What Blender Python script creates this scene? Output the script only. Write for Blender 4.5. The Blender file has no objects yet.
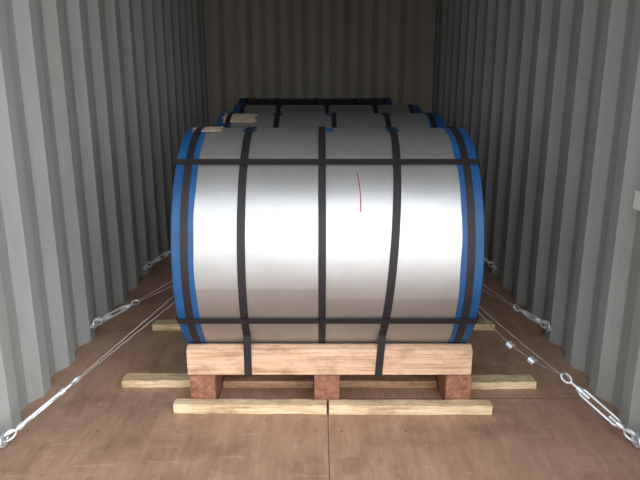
import bpy, bmesh, math, random
from mathutils import Vector, Matrix
random.seed(4)
scene = bpy.context.scene
COL = scene.collection
scene.view_settings.view_transform = 'Standard'

# ---------------------------------------------------------------- materials
def newmat(name):
    m = bpy.data.materials.new(name); m.use_nodes = True
    nt = m.node_tree; b = nt.nodes['Principled BSDF']
    return m, nt, b
def N(nt, t, **kw):
    n = nt.nodes.new(t)
    for k, v in kw.items():
        if k in n.inputs: n.inputs[k].default_value = v
        else: setattr(n, k, v)
    return n
def ramp(nt, fac, stops):
    r = nt.nodes.new('ShaderNodeValToRGB')
    el = r.color_ramp.elements
    while len(el) < len(stops): el.new(0.5)
    for e, (p, c) in zip(el, stops):
        e.position = p; e.color = (*c, 1)
    nt.links.new(fac, r.inputs[0]); return r
def noise_tex(nt, scale, mapscale=(1,1,1), detail=5, rough=0.6):
    tc = N(nt, 'ShaderNodeTexCoord'); mp = N(nt, 'ShaderNodeMapping')
    mp.inputs['Scale'].default_value = mapscale
    nt.links.new(tc.outputs['Object'], mp.inputs[0])
    n = N(nt, 'ShaderNodeTexNoise')
    n.inputs['Scale'].default_value = scale
    n.inputs['Detail'].default_value = detail
    n.inputs['Roughness'].default_value = rough
    nt.links.new(mp.outputs[0], n.inputs[0]); return n
def mixc(nt, fac, a, b, mode='MIX'):
    m = nt.nodes.new('ShaderNodeMix'); m.data_type = 'RGBA'; m.blend_type = mode
    for s, v in ((0, fac), (6, a), (7, b)):
        if hasattr(v, 'links'): nt.links.new(v, m.inputs[s])
        else: m.inputs[s].default_value = v if s == 0 else (*v, 1)
    return m.outputs[2]
def scaled(nt, out, k):
    f = nt.nodes.new('ShaderNodeMath'); f.operation = 'MULTIPLY'; f.inputs[1].default_value = k
    nt.links.new(out, f.inputs[0]); return f.outputs[0]
def bump(nt, b, h, strength=0.2, dist=0.01):
    bm = nt.nodes.new('ShaderNodeBump'); bm.inputs['Strength'].default_value = strength
    bm.inputs['Distance'].default_value = dist
    nt.links.new(h, bm.inputs['Height']); nt.links.new(bm.outputs[0], b.inputs['Normal'])

def paint_mat(name, c1, c2, rough=0.5):
    m, nt, b = newmat(name)
    n1 = noise_tex(nt, 3, (1, 1, 0.4), 8, 0.65); r1 = ramp(nt, n1.outputs[0], [(0.32, c1), (0.68, c2)])
    n2 = noise_tex(nt, 18, (1, 1, 1), 8, 0.7)
    r2 = ramp(nt, n2.outputs[0], [(0.64, (0, 0, 0)), (0.73, (1, 1, 1))])
    out = mixc(nt, scaled(nt, r2.outputs[0], 0.25), r1.outputs[0], (c1[0]*0.45, c1[1]*0.38, c1[2]*0.32))
    n3 = noise_tex(nt, 9, (1.5, 1.5, 0.12), 6, 0.6)
    r3 = ramp(nt, n3.outputs[0], [(0.30, (0.82, 0.79, 0.75)), (0.52, (1, 1, 1))])
    out = mixc(nt, 0.6, out, r3.outputs[0], 'MULTIPLY')
    nt.links.new(out, b.inputs['Base Color'])
    b.inputs['Roughness'].default_value = rough
    bump(nt, b, n1.outputs[0], 0.15, 0.01)
    return m
M_wall = paint_mat('container_paint', (0.32, 0.335, 0.328), (0.38, 0.395, 0.388))
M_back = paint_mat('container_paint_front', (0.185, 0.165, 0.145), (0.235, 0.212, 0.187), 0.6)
M_ceil = paint_mat('container_paint_roof', (0.25, 0.25, 0.24), (0.30, 0.30, 0.29))

def floor_material():
    m, nt, b = newmat('plywood_floor')
    g = noise_tex(nt, 6, (4, 0.5, 1), 8, 0.65)
    r = ramp(nt, g.outputs[0], [(0.25, (0.36, 0.205, 0.135)), (0.55, (0.47, 0.290, 0.195)), (0.8, (0.56, 0.37, 0.26))])
    s = noise_tex(nt, 2.3, (1, 1, 1), 9, 0.7)
    rs = ramp(nt, s.outputs[0], [(0.34, (0.60, 0.56, 0.53)), (0.50, (0.97, 0.97, 0.97)), (0.68, (1.0, 1.0, 1.0))])
    c = mixc(nt, 0.9, r.outputs[0], rs.outputs[0], 'MULTIPLY')
    s2 = noise_tex(nt, 9, (0.5, 3, 1), 9, 0.75)
    rs2 = ramp(nt, s2.outputs[0], [(0.56, (0, 0, 0)), (0.66, (1, 1, 1))])
    c = mixc(nt, scaled(nt, rs2.outputs[0], 0.45), c, (0.60, 0.46, 0.36))
    s3 = noise_tex(nt, 11, (1, 1, 1), 10, 0.82)
    rs3 = ramp(nt, s3.outputs[0], [(0.57, (0, 0, 0)), (0.66, (1, 1, 1))])
    c = mixc(nt, scaled(nt, rs3.outputs[0], 0.5), c, (0.20, 0.125, 0.09))
    s4 = noise_tex(nt, 45, (3, 0.35, 1), 6, 0.7)
    rs4 = ramp(nt, s4.outputs[0], [(0.35, (0.84, 0.82, 0.80)), (0.6, (1, 1, 1))])
    c = mixc(nt, 0.8, c, rs4.outputs[0], 'MULTIPLY')
    nt.links.new(c, b.inputs['Base Color'])
    b.inputs['Roughness'].default_value = 0.6
    bump(nt, b, g.outputs[0], 0.25, 0.004)
    return m
M_floor = floor_material()

def wood(name, dark, mid, light, axis_scale=(0.6, 8, 8)):
    m, nt, b = newmat(name)
    g = noise_tex(nt, 7, axis_scale, 8, 0.7)
    r = ramp(nt, g.outputs[0], [(0.34, dark), (0.5, mid), (0.66, light)])
    s = noise_tex(nt, 9, (1, 2, 2), 8, 0.7)
    rs = ramp(nt, s.outputs[0], [(0.36, (0.62, 0.57, 0.52)), (0.54, (1, 1, 1))])
    c = mixc(nt, 0.85, r.outputs[0], rs.outputs[0], 'MULTIPLY')
    nt.links.new(c, b.inputs['Base Color']); b.inputs['Roughness'].default_value = 0.75
    bump(nt, b, g.outputs[0], 0.5, 0.004)
    return m
M_beam = wood('pine_beam_wood', (0.44, 0.26, 0.16), (0.68, 0.44, 0.29), (0.80, 0.57, 0.41), (0.5, 10, 10))
M_run = wood('red_runner_wood', (0.18, 0.07, 0.045), (0.32, 0.135, 0.085), (0.43, 0.21, 0.13), (8, 0.6, 8))
M_plank = wood('pale_plank_wood', (0.46, 0.31, 0.17), (0.76, 0.58, 0.36), (0.88, 0.73, 0.51), (0.7, 12, 12))
M_plank2 = wood('brown_plank_wood', (0.36, 0.20, 0.12), (0.52, 0.32, 0.20), (0.62, 0.42, 0.28))

def steel_mat(name='galvanised_steel_sheet', k=(1.0, 1.0, 1.0)):
    m, nt, b = newmat(name)
    K = lambda v: (v*k[0]*0.985, v*k[1], v*k[2]*1.01)
    n1 = noise_tex(nt, 2.2, (0.7, 1.5, 1.5), 8, 0.65)
    r1 = ramp(nt, n1.outputs[0], [(0.3, K(0.47)), (0.7, K(0.57))])
    n2 = noise_tex(nt, 30, (3, 0.6, 0.6), 4, 0.6)
    r2 = ramp(nt, n2.outputs[0], [(0.3, (0.97,)*3), (0.7, (1, 1, 1))])
    c = mixc(nt, 1.0, r1.outputs[0], r2.outputs[0], 'MULTIPLY')
    n3 = noise_tex(nt, 6, (1, 1.3, 1.3), 10, 0.8)
    r3 = ramp(nt, n3.outputs[0], [(0.52, (0, 0, 0)), (0.68, (1, 1, 1))])
    c = mixc(nt, scaled(nt, r3.outputs[0], 0.20), c, K(0.32))
    nt.links.new(c, b.inputs['Base Color'])
    b.inputs['Metallic'].default_value = 0.8
    n4 = noise_tex(nt, 4, (1, 1, 1), 6, 0.6)
    rr = ramp(nt, n4.outputs[0], [(0.3, (0.37,)*3), (0.7, (0.44,)*3)])
    nt.links.new(rr.outputs[0], b.inputs['Roughness'])
    bump(nt, b, n1.outputs[0], 0.10, 0.01)
    return m
M_steel = steel_mat()
M_steel_shaded = steel_mat('galvanised_lap_shaded', (0.86, 0.84, 0.81))  # lower lap sheets: floor reflection and shadow painted in as a browner tint
M_steel_dark = steel_mat('dark_steel_wrap', (0.15, 0.14, 0.14))  # same steel with its colour scaled far down, for the rearmost coil
def simple(name, c, rough=0.5, metal=0.0, var=0.15, sc=20):
    m, nt, b = newmat(name)
    n = noise_tex(nt, sc)
    r = ramp(nt, n.outputs[0], [(0.3, tuple(x*(1-var) for x in c)), (0.7, tuple(min(1, x*(1+var)) for x in c))])
    nt.links.new(r.outputs[0], b.inputs['Base Color'])
    b.inputs['Roughness'].default_value = rough; b.inputs['Metallic'].default_value = metal
    return m
M_blue = simple('blue_edge_plastic', (0.006, 0.070, 0.205), 0.5, var=0.3, sc=10)
M_black = simple('black_strap_steel', (0.012, 0.009, 0.012), 0.6)
M_zinc = simple('zinc_hardware', (0.70, 0.75, 0.78), 0.3, 0.6)
M_wire = simple('steel_wire', (0.28, 0.25, 0.23), 0.5, 0.5)
M_end = simple('coil_end_steel', (0.30, 0.31, 0.32), 0.5, 0.7)
M_tan = simple('kraft_paper', (0.42, 0.35, 0.26), 0.8)
M_red = simple('red_marker', (0.33, 0.05, 0.06), 0.6)
M_white = simple('white_label', (0.75, 0.76, 0.74), 0.5)
M_dark = simple('steel_post_paint', (0.12, 0.11, 0.10), 0.6)
M_seam = simple('seam_filler', (0.18, 0.10, 0.065), 0.9)
M_bolt = simple('floor_screw', (0.20, 0.16, 0.13), 0.5, 0.5)

# ---------------------------------------------------------------- mesh tools
def finish(name, bm, mat, parent=None, smooth=None, bev=None):
    bmesh.ops.recalc_face_normals(bm, faces=bm.faces)
    me = bpy.data.meshes.new(name); bm.to_mesh(me); bm.free()
    if mat: me.materials.append(mat)
    if smooth is not None:
        for p in me.polygons: p.use_smooth = True
        me.set_sharp_from_angle(angle=math.radians(smooth))
    ob = bpy.data.objects.new(name, me); COL.objects.link(ob)
    if parent: ob.parent = parent
    if bev:
        md = ob.modifiers.new('bevel', 'BEVEL'); md.width = bev; md.segments = 2
    return ob
def empty(name, loc=(0, 0, 0)):
    e = bpy.data.objects.new(name, None); COL.objects.link(e); e.location = loc
    e.empty_display_size = 0.1
    return e
def add_box(bm, lo, hi):
    vs = [bm.verts.new((x, y, z)) for x in (lo[0], hi[0]) for y in (lo[1], hi[1]) for z in (lo[2], hi[2])]
    for f in ((0,1,3,2),(4,6,7,5),(0,4,5,1),(2,3,7,6),(0,2,6,4),(1,5,7,3)):
        bm.faces.new([vs[i] for i in f])
def box(name, lo, hi, mat, parent=None, bev=0.003):
    bm = bmesh.new(); add_box(bm, lo, hi)
    return finish(name, bm, mat, parent, bev=bev)
def add_lathe(bm, prof, segs=144):
    rings = []
    for i in range(segs):
        a = 2*math.pi*i/segs
        rings.append([bm.verts.new((x, -r*math.cos(a), r*math.sin(a))) for x, r in prof])
    n = len(prof)
    for i in range(segs):
        A, B = rings[i], rings[(i+1) % segs]
        for j in range(n):
            k = (j+1) % n
            bm.faces.new((A[j], A[k], B[k], B[j]))
def add_tube(bm, pts, r, seg=10, caps=True, closed=False):
    pts = [Vector(p) for p in pts]; n = len(pts); rings = []
    up = None
    for i, p in enumerate(pts):
        if closed: t = pts[(i+1) % n]-pts[i-1]
        else: t = pts[min(i+1, n-1)]-pts[max(i-1, 0)]
        t.normalize()
        if up is None:
            up = t.orthogonal().normalized()
        up = (up - t*up.dot(t)).normalized()
        s = t.cross(up)
        rings.append([bm.verts.new(p + (up*math.cos(2*math.pi*k/seg)+s*math.sin(2*math.pi*k/seg))*r) for k in range(seg)])
    for i in range(n if closed else n-1):
        A, B = rings[i], rings[(i+1) % n]
        for k in range(seg):
            bm.faces.new((A[k], A[(k+1) % seg], B[(k+1) % seg], B[k]))
    if caps and not closed:
        bm.faces.new(rings[0][::-1]); bm.faces.new(rings[-1])
def add_ribbon(bm, pts, side, w, th, closed=True):
    side = Vector(side).normalized(); rings = []
    for p, nrm in pts:
        p = Vector(p); nrm = Vector(nrm).normalized()
        rings.append([bm.verts.new(p-side*w/2), bm.verts.new(p+side*w/2),
                      bm.verts.new(p+side*w/2+nrm*th), bm.verts.new(p-side*w/2+nrm*th)])
    n = len(rings)
    for i in range(n if closed else n-1):
        A, B = rings[i], rings[(i+1) % n]
        for k in range(4):
            bm.faces.new((A[k], A[(k+1) % 4], B[(k+1) % 4], B[k]))
    if not closed:
        bm.faces.new(rings[0][::-1]); bm.faces.new(rings[-1])

# ---------------------------------------------------------------- container
Y0, Y1, HW, HT = 1.05, 6.50, 1.175, 2.39
def corr_profile(L, dep=0.036):
    pts = [(0, 0)]; s = 0.02
    pts.append((s, 0))
    while s + 0.278 < L:
        pts += [(s+0.068, dep), (s+0.138, dep), (s+0.206, 0), (s+0.278, 0)]
        s += 0.278
    pts.append((L, 0)); return pts
def corr_wall(name, o, along, out, L, H, mat):
    bm = bmesh.new(); along = Vector(along); out = Vector(out); o = Vector(o); pr = corr_profile(L)
    a = [bm.verts.new(o+along*s+out*d) for s, d in pr]
    b = [bm.verts.new(o+along*s+out*d+Vector((0, 0, H))) for s, d in pr]
    for i in range(len(pr)-1): bm.faces.new((a[i], a[i+1], b[i+1], b[i]))
    ob = finish(name, bm, mat)
    md = ob.modifiers.new('thick', 'SOLIDIFY'); md.thickness = 0.002
    return ob
corr_wall('wall_left', (-HW, Y0, 0), (0, 1, 0), (-1, 0, 0), Y1-Y0, HT, M_wall)
corr_wall('wall_right', (HW, Y0, 0), (0, 1, 0), (1, 0, 0), Y1-Y0, HT, M_wall)
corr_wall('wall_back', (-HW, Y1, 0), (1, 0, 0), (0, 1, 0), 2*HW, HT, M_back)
box('floor', (-1.225, Y0, -0.028), (1.225, Y1+0.05, 0), M_floor, bev=None)
box('ceiling', (-1.225, Y0, HT), (1.225, Y1+0.05, HT+0.03), M_ceil, bev=None)
for s in (-1, 1):
    box('trim_corner_post', (s*1.175-0.03 if s > 0 else -1.175, Y1-0.06, 0), (1.175 if s > 0 else -1.145, Y1, HT), M_dark, bev=0.004)
bm = bmesh.new()
add_box(bm, (0.030, Y0, 0.0), (0.034, Y1, 0.0008))
for y in (3.08, 4.30, 5.52):
    add_box(bm, (-1.17, y, 0.0), (0.030, y+0.003, 0.0008))
for y in (2.36, 3.58, 4.80):
    add_box(bm, (0.036, y, 0.0), (1.17, y+0.003, 0.0008))
seam = finish('floor_seams', bm, M_seam)
bm = bmesh.new()
for y in [1.2+0.305*i for i in range(17)]:
    for x in (-1.12, -0.85, -0.55, -0.27, -0.02, 0.085, 0.33, 0.6, 0.88, 1.12):
        bmesh.ops.create_cone(bm, segments=10, radius1=0.005, radius2=0.004, depth=0.001, cap_ends=True,
                              matrix=Matrix.Translation((x+random.uniform(-.006, .006), y+random.uniform(-.008, .008), 0.0006)))
scr = finish('floor_screws', bm, M_bolt)
fl = bpy.data.objects['floor']; seam.parent = fl; scr.parent = fl
box('wall_label', (HW-0.0025, 2.205, 0.835), (HW-0.0005, 2.285, 0.905), M_white, bev=0.0005)

# ---------------------------------------------------------------- coils
BORE = 0.254
def make_coil(cx, cy, R, W, straps, eye_angles, hoops, hc, beam_y=None, red=False, tan=None, mat=None):
    e = empty('steel_coil', (cx, cy, hc))
    h = W/2; low = M_steel_shaded if mat is None else mat; mat = mat or M_steel
    bm = bmesh.new()
    prof = [(-h, R-0.006), (-h+0.006, R), (h-0.006, R), (h, R-0.006)]
    k = 12
    for i in range(1, k):
        r = R-0.006-(R-0.006-BORE)*i/k
        d = 0.002 if i % 2 else 0.0
        prof.append((h-d, r))
    prof.append((h, BORE)); prof.append((-h, BORE))
    for i in range(k-1, 0, -1):
        r = R-0.006-(R-0.006-BORE)*i/k
        d = 0.002 if i % 2 else 0.0
        prof.append((-h+d, r))
    add_lathe(bm, prof)
    body = finish('steel_wrap', bm, mat, e, smooth=35)
    body.data.materials.append(M_end)
    for p in body.data.polygons:
        if abs(p.normal.x) > 0.6 and abs(p.center.x) > h-0.004: p.material_index = 1
    for (x0, x1, d0, d1, mm) in ((-0.006, h-0.076, -14, 53, mat), (-h+0.076, -0.02, -75, -9, low), (-0.02, h-0.076, -75, -14, low)):  # the two lower sheets carry the painted-in shade tint
        bm = bmesh.new(); pts = []
        for i in range(61):
            a = math.radians(d0+(d1-d0)*i/60)
            pts.append((((x0+x1)/2, -(R+0.0004)*math.cos(a), (R+0.0004)*math.sin(a)), (0, -math.cos(a), math.sin(a))))
        add_ribbon(bm, pts, (1, 0, 0), x1-x0, 0.0008, closed=False)
        finish('wrap_lap_sheet', bm, mm, e, smooth=40)
    for s in (-1, 1):
        bm = bmesh.new()
        pr = [(s*(h-0.078), R), (s*(h-0.078), R+0.003), (s*(h+0.002), R+0.0035), (s*(h+0.006), R-0.001),
              (s*(h+0.006), R-0.07), (s*(h+0.001), R-0.07), (s*(h+0.001), R)]
        add_lathe(bm, pr)
        for v in bm.verts:
            if abs(v.co.x) < h-0.05:
                a = math.atan2(v.co.z, v.co.y)
                v.co.x += s*(0.0014*math.sin(a*5+s)+0.0012*math.sin(a*13+2*s))
        finish('edge_protector_outer', bm, M_blue, e, smooth=35)
        bm = bmesh.new()
        pr = [(s*(h-0.06), BORE), (s*(h-0.06), BORE-0.003), (s*(h+0.006), BORE-0.003),
              (s*(h+0.006), BORE+0.06), (s*(h+0.001), BORE+0.06), (s*(h+0.001), BORE)]
        add_lathe(bm, pr)
        finish('edge_protector_inner', bm, M_blue, e, smooth=35)
    for x in hoops:
        bm = bmesh.new(); rr = R+0.004
        add_lathe(bm, [(x-0.014, rr), (x-0.014, rr+0.0018), (x+0.014, rr+0.0018), (x+0.014, rr)])
        finish('hoop_strap', bm, M_black, e, smooth=35)
    for x, xt in straps:
        bm = bmesh.new(); pts = []; rr = R+0.003
        by = beam_y if beam_y else 0.378
        a0 = -math.asin(math.sqrt(max(0, 1-(by/rr)**2)))
        zb = 0.1405-hc
        for i in range(97):
            a = a0 + (math.pi-2*a0)*i/96
            z = rr*math.sin(a)
            lx = x + (xt-x)*(z-zb)/(rr-zb)
            pts.append(((lx, -rr*math.cos(a), z), (0, -math.cos(a), math.sin(a))))
        pts += [((x, by, zb), (0, 0.7, -0.7)), ((x, -by, zb), (0, -0.7, -0.7))]
        add_ribbon(bm, pts, (1, 0, 0), 0.030, 0.0018)
        finish('tie_down_strap', bm, M_black, e, smooth=35)
    for deg in eye_angles:
        a = math.radians(deg); bm = bmesh.new()
        rd = Vector((0, -math.cos(a), math.sin(a))); sd = Vector((0, math.sin(a), math.cos(a)))
        ro = R+0.0075; ri = BORE-0.006; hx = h+0.009
        P = [(-hx+0.006, ro, (0, 1)), (hx-0.006, ro, (0, 1)), (hx, ro-0.006, (1, 0)), (hx, ri+0.004, (1, 0)),
             (hx-0.004, ri, (0, -1)), (-hx+0.004, ri, (0, -1)), (-hx, ri+0.004, (-1, 0)), (-hx, ro-0.006, (-1, 0))]
        pts = [((Vector((x, 0, 0))+rd*r), (Vector((n[0], 0, 0))+rd*n[1])) for x, r, n in P]
        add_ribbon(bm, pts, sd, 0.027, 0.0018)
        finish('eye_strap', bm, M_black, e)
    bm = bmesh.new()
    for x, xt in straps + [(0.0, 0.0)]:
        a = math.radians(83); pts = []
        for i in range(5):
            aa = a+math.radians(-4+2*i); r = R+0.0015
            pts.append(((xt, -r*math.cos(aa), r*math.sin(aa)), (0, -math.cos(aa), math.sin(aa))))
        add_ribbon(bm, pts, (1, 0, 0), 0.052, 0.0012, closed=False)
    finish('strap_pads', bm, M_blue, e)
    if tan:
        bm = bmesh.new()
        for x0, x1, d0, d1 in tan:
            pts = []
            for i in range(9):
                aa = math.radians(d0+(d1-d0)*i/8); r = R+0.0045
                pts.append((((x0+x1)/2+0.01*math.sin(i*1.3), -r*math.cos(aa), r*math.sin(aa)), (0, -math.cos(aa), math.sin(aa))))
            add_ribbon(bm, pts, (1, 0, 0), x1-x0, 0.001, closed=False)
        finish('paper_patch', bm, M_tan, e)
    if red:
        bm = bmesh.new(); pts = []
        for i in range(15):
            aa = math.radians(45-19*i/14); r = R+0.0022
            xx = 0.112+0.006*math.sin(i/14*2.6)+(0.006*i/14)
            pts.append(((xx, -r*math.cos(aa), r*math.sin(aa)), (0, -math.cos(aa), math.sin(aa))))
        add_ribbon(bm, pts, (1, 0, 0), 0.004, 0.0006, closed=False)
        finish('marker_line', bm, M_red, e)
    return e

def make_skid(cx, cy, W, hc, R, battens=False):
    e = empty('wooden_cradle', (cx, cy, 0))
    rh = 0.1325; bb = 0.143
    hw = W/2
    for s in (-1, 1):
        bm = bmesh.new()
        prof = [(-0.375, bb), (-0.375, 0.250), (-0.352, 0.262), (-0.335, 0.264), (-0.26, 0.211), (-0.26, bb)]
        a = [bm.verts.new((-hw, s*y, z)) for y, z in prof]
        b = [bm.verts.new((hw, s*y, z)) for y, z in prof]
        n = len(prof)
        bm.faces.new(a); bm.faces.new(b[::-1])
        for i in range(n): bm.faces.new((a[i], b[i], b[(i+1) % n], a[(i+1) % n]))
        finish('cradle_beam', bm, M_beam, e, bev=0.004)
    for x in (-hw+0.06, -0.01, hw-0.05):
        bm = bmesh.new()
        pr = [(-0.38, 0), (0.38, 0), (0.38, bb), (0.26, bb), (0.20, rh-0.002), (-0.20, rh-0.002), (-0.26, bb), (-0.38, bb)]
        a = [bm.verts.new((x-0.052, y, z)) for y, z in pr]; b = [bm.verts.new((x+0.052, y, z)) for y, z in pr]
        n = len(pr); bm.faces.new(a); bm.faces.new(b[::-1])
        for i in range(n): bm.faces.new((a[i], b[i], b[(i+1) % n], a[(i+1) % n]))
        finish('runner', bm, M_run, e, bev=0.004)
    if battens:
        for s in (-1, 1):
            x0, x1 = (-hw+0.115, -0.065) if s < 0 else (0.045, hw-0.105)
            box('floor_batten', (x0, -0.22, 0), (x1, -0.145, 0.034), M_plank2, e)
    return e

CX, CY, R1, W1, HC = 0.028, 2.67, 0.48, 1.14, 0.62
make_coil(CX, CY, R1, W1, [(-0.318, -0.318), (0.208, 0.272)], [51, -26.5, 155, 250], [-0.527, -0.020, 0.527], HC,
          red=True, tan=[(-0.55, -0.44, 78, 92)])
make_skid(CX+0.010, CY, 1.15, HC, R1, True)
make_coil(0.058, 3.69, 0.48, 1.25, [(-0.30, -0.30), (0.32, 0.32)], [55, -25, 150], [-0.57, 0.02, 0.57], HC,
          tan=[(-0.60, -0.42, 66, 84)])
make_skid(0.058, 3.69, 1.22, HC, R1)
make_coil(0.05, 4.72, 0.48, 1.34, [(-0.35, -0.35), (0.35, 0.35)], [60, -25, 150], [-0.61, 0.0, 0.61], HC)
make_skid(0.05, 4.72, 1.3, HC, R1)
make_coil(-0.04, 5.76, 0.485, 1.34, [(-0.35, -0.35), (0.35, 0.35)], [80, 40, -25], [-0.61, 0.0, 0.61], HC+0.004, mat=M_steel_dark)
make_skid(-0.04, 5.76, 1.3, HC, R1)

def plank(x0, x1, y0, y1, h, mat, rot=0.0):
    bm = bmesh.new()
    L = x1-x0; nseg = 10
    secs = []
    for i in range(nseg+1):
        x = -L/2+L*i/nseg; w = 0.0015*math.sin(i*1.7+x0*9)
        secs.append([bm.verts.new((x, y, z)) for y, z in ((-(y1-y0)/2+w, 0), ((y1-y0)/2+w, 0), ((y1-y0)/2+w, h+w*0.6), (-(y1-y0)/2+w, h+w*0.6))])
    bm.faces.new(secs[0]); bm.faces.new(secs[-1][::-1])
    for i in range(nseg):
        for k in range(4):
            bm.faces.new((secs[i][k], secs[i+1][k], secs[i+1][(k+1) % 4], secs[i][(k+1) % 4]))
    ob = finish('wooden_plank', bm, mat, bev=0.003)
    ob.location = ((x0+x1)/2, (y0+y1)/2, 0.0); ob.rotation_euler = (0, 0, rot)
    return ob
plank(-0.590, 0.027, 2.237, 2.285, 0.042, M_plank, math.radians(-0.5))
plank(0.036, 0.690, 2.230, 2.280, 0.042, M_plank, math.radians(0.0))
plank(-0.864, -0.542, 2.455, 2.53, 0.034, M_plank)
plank(0.620, 0.938, 2.44, 2.515, 0.034, M_plank, math.radians(1))
plank(-0.893, 0.93, 3.08, 3.155, 0.036, M_plank)
plank(-0.95, 0.93, 4.10, 4.175, 0.036, M_plank)

# ---------------------------------------------------------------- lashings
def ring_pts(c, ax1, ax2, r1, r2, n=20, a0=0, a1=2*math.pi, closed=True):
    m = n if closed else n+1
    return [Vector(c)+Vector(ax1)*math.cos(a0+(a1-a0)*i/n)*r1+Vector(ax2)*math.sin(a0+(a1-a0)*i/n)*r2 for i in range(m)]
def lashing(anchor, start, tb_len, sag=0.0, body=0.17, extra=()):
    e = empty('turnbuckle_lashing')
    A = Vector(anchor); S = Vector(start); d = (S-A).normalized()
    side = d.cross(Vector((0, 0, 1))).normalized(); up = side.cross(d)
    fr = (up*0.75+side*0.66).normalized()
    sx = 1 if A.x > 0 else -1
    bm = bmesh.new()
    add_tube(bm, ring_pts(A, (0, 1, 0), (0, 0, 1), 0.028, 0.022), 0.006, 8, closed=True)
    add_box(bm, (min(A.x, A.x+sx*0.02), A.y-0.02, A.z-0.018), (max(A.x, A.x+sx*0.02), A.y+0.02, A.z-0.002))
    finish('anchor_ring', bm, M_zinc, e, smooth=50)
    bm = bmesh.new()
    hk = A + d*0.045
    add_tube(bm, ring_pts(hk-d*0.022, d, up, 0.026, 0.016, 16, -math.pi*0.9, math.pi*0.7, False)+[hk+d*0.01], 0.005, 8)
    e1 = A + d*(tb_len-0.035)
    b1 = e1 - d*0.045; b0 = b1 - d*body
    add_tube(bm, [hk, b0+d*0.045], 0.0058, 10)
    t = 0.0; L0 = (b0-hk).length+0.04
    while t < L0:
        c = hk+d*t
        add_tube(bm, ring_pts(c, side, up, 0.0064, 0.0064, 10), 0.0013, 4, closed=True); t += 0.006
    for s in (-1, 1):
        add_tube(bm, [b0+fr*s*0.007, b0+d*0.018+fr*s*0.013, b1-d*0.018+fr*s*0.013, b1+fr*s*0.007], 0.005, 8)
    add_tube(bm, [b0-d*0.012, b0+d*0.012], 0.0115, 12)
    add_tube(bm, [b1-d*0.012, b1+d*0.012], 0.0115, 12)
    add_tube(bm, [b1-d*0.045, e1], 0.0058, 10)
    add_tube(bm, ring_pts(e1+d*0.018, d, fr, 0.022, 0.014), 0.0045, 8, closed=True)
    finish('turnbuckle', bm, M_zinc, e, smooth=50)
    bm = bmesh.new()
    w0 = e1+d*0.034; L = (S-w0).length
    for s in (-1, 1):
        pts = []
        for i in range(41):
            t = i/40
            p = w0.lerp(S, t) + Vector((0, 0, -1))*sag*4*t*(1-t)*(1 if s > 0 else 0.15)
            p += up*s*(0.003+0.014*t) + side*0.002*math.sin(t*60+s)
            pts.append(p)
        add_tube(bm, pts, 0.0026, 7)
    add_tube(bm, ring_pts(w0-d*0.012, d, up, 0.02, 0.01), 0.003, 7, closed=True)
    finish('wire_rope', bm, M_wire, e, smooth=60)
    if extra:
        bm = bmesh.new()
        for t in extra:
            p = w0.lerp(S, t) + Vector((0, 0, -1))*sag*4*t*(1-t)
            add_tube(bm, [p-d*0.013, p+d*0.013], 0.012, 8)
            for q in (-0.008, 0.008):
                add_tube(bm, [p+d*q-side*0.013, p+d*q+side*0.026], 0.0045, 8)
                add_tube(bm, [p+d*q+side*0.015, p+d*q+side*0.022], 0.008, 6)
        finish('wire_clips', bm, M_zinc, e, smooth=50)
    return e
lashing((-1.150, 2.00, 0.035), (-0.505, 2.63, 0.47), 0.33, 0.0, 0.18)
lashing((-1.150, 2.97, 0.09), (-0.505, 2.68, 0.49), 0.33, 0.0, 0.17)
lashing((1.150, 2.00, 0.035), (0.565, 2.63, 0.47), 0.33, 0.075, 0.18, extra=[0.24, 0.42])
lashing((1.150, 2.93, 0.09), (0.565, 2.68, 0.49), 0.26, 0.0, 0.12)
lashing((-1.150, 3.95, 0.09), (-0.56, 3.70, 0.49), 0.30, 0.0, 0.13)
lashing((1.150, 3.95, 0.09), (0.67, 3.70, 0.49), 0.28, 0.0, 0.12)

# ---------------------------------------------------------------- daylight
w = bpy.data.worlds.new('World'); scene.world = w; w.use_nodes = True
nt = w.node_tree; bg = nt.nodes['Background']
tc = nt.nodes.new('ShaderNodeTexCoord'); sp = nt.nodes.new('ShaderNodeSeparateXYZ')
nt.links.new(tc.outputs['Generated'], sp.inputs[0])
mr = nt.nodes.new('ShaderNodeMapRange')
nt.links.new(sp.outputs['Z'], mr.inputs[0]); mr.inputs[1].default_value = -1; mr.inputs[2].default_value = 1
sky = ramp(nt, mr.outputs[0], [(0.0, (0.27, 0.25, 0.23)), (0.44, (0.43, 0.41, 0.395)), (0.51, (1.0, 0.99, 0.98)), (1.0, (0.84, 0.91, 1.0))])
mx = nt.nodes.new('ShaderNodeMapRange')
nt.links.new(sp.outputs['X'], mx.inputs[0]); mx.inputs[1].default_value = -1; mx.inputs[2].default_value = 1
mx.inputs[3].default_value = 0.30; mx.inputs[4].default_value = 1.9
mu = nt.nodes.new('ShaderNodeMath'); mu.operation = 'MULTIPLY'; mu.inputs[1].default_value = 3.1
nt.links.new(mx.outputs[0], mu.inputs[0])
nt.links.new(sky.outputs[0], bg.inputs[0]); nt.links.new(mu.outputs[0], bg.inputs[1])

# ---------------------------------------------------------------- camera
cam = bpy.data.cameras.new('camera'); co = bpy.data.objects.new('camera', cam); COL.objects.link(co)
cam.lens = 35.0; cam.sensor_width = 36.0; cam.clip_start = 0.05
co.location = (0, 0, 1.32); co.rotation_euler = (math.radians(90-14.9), 0, 0)
scene.camera = co
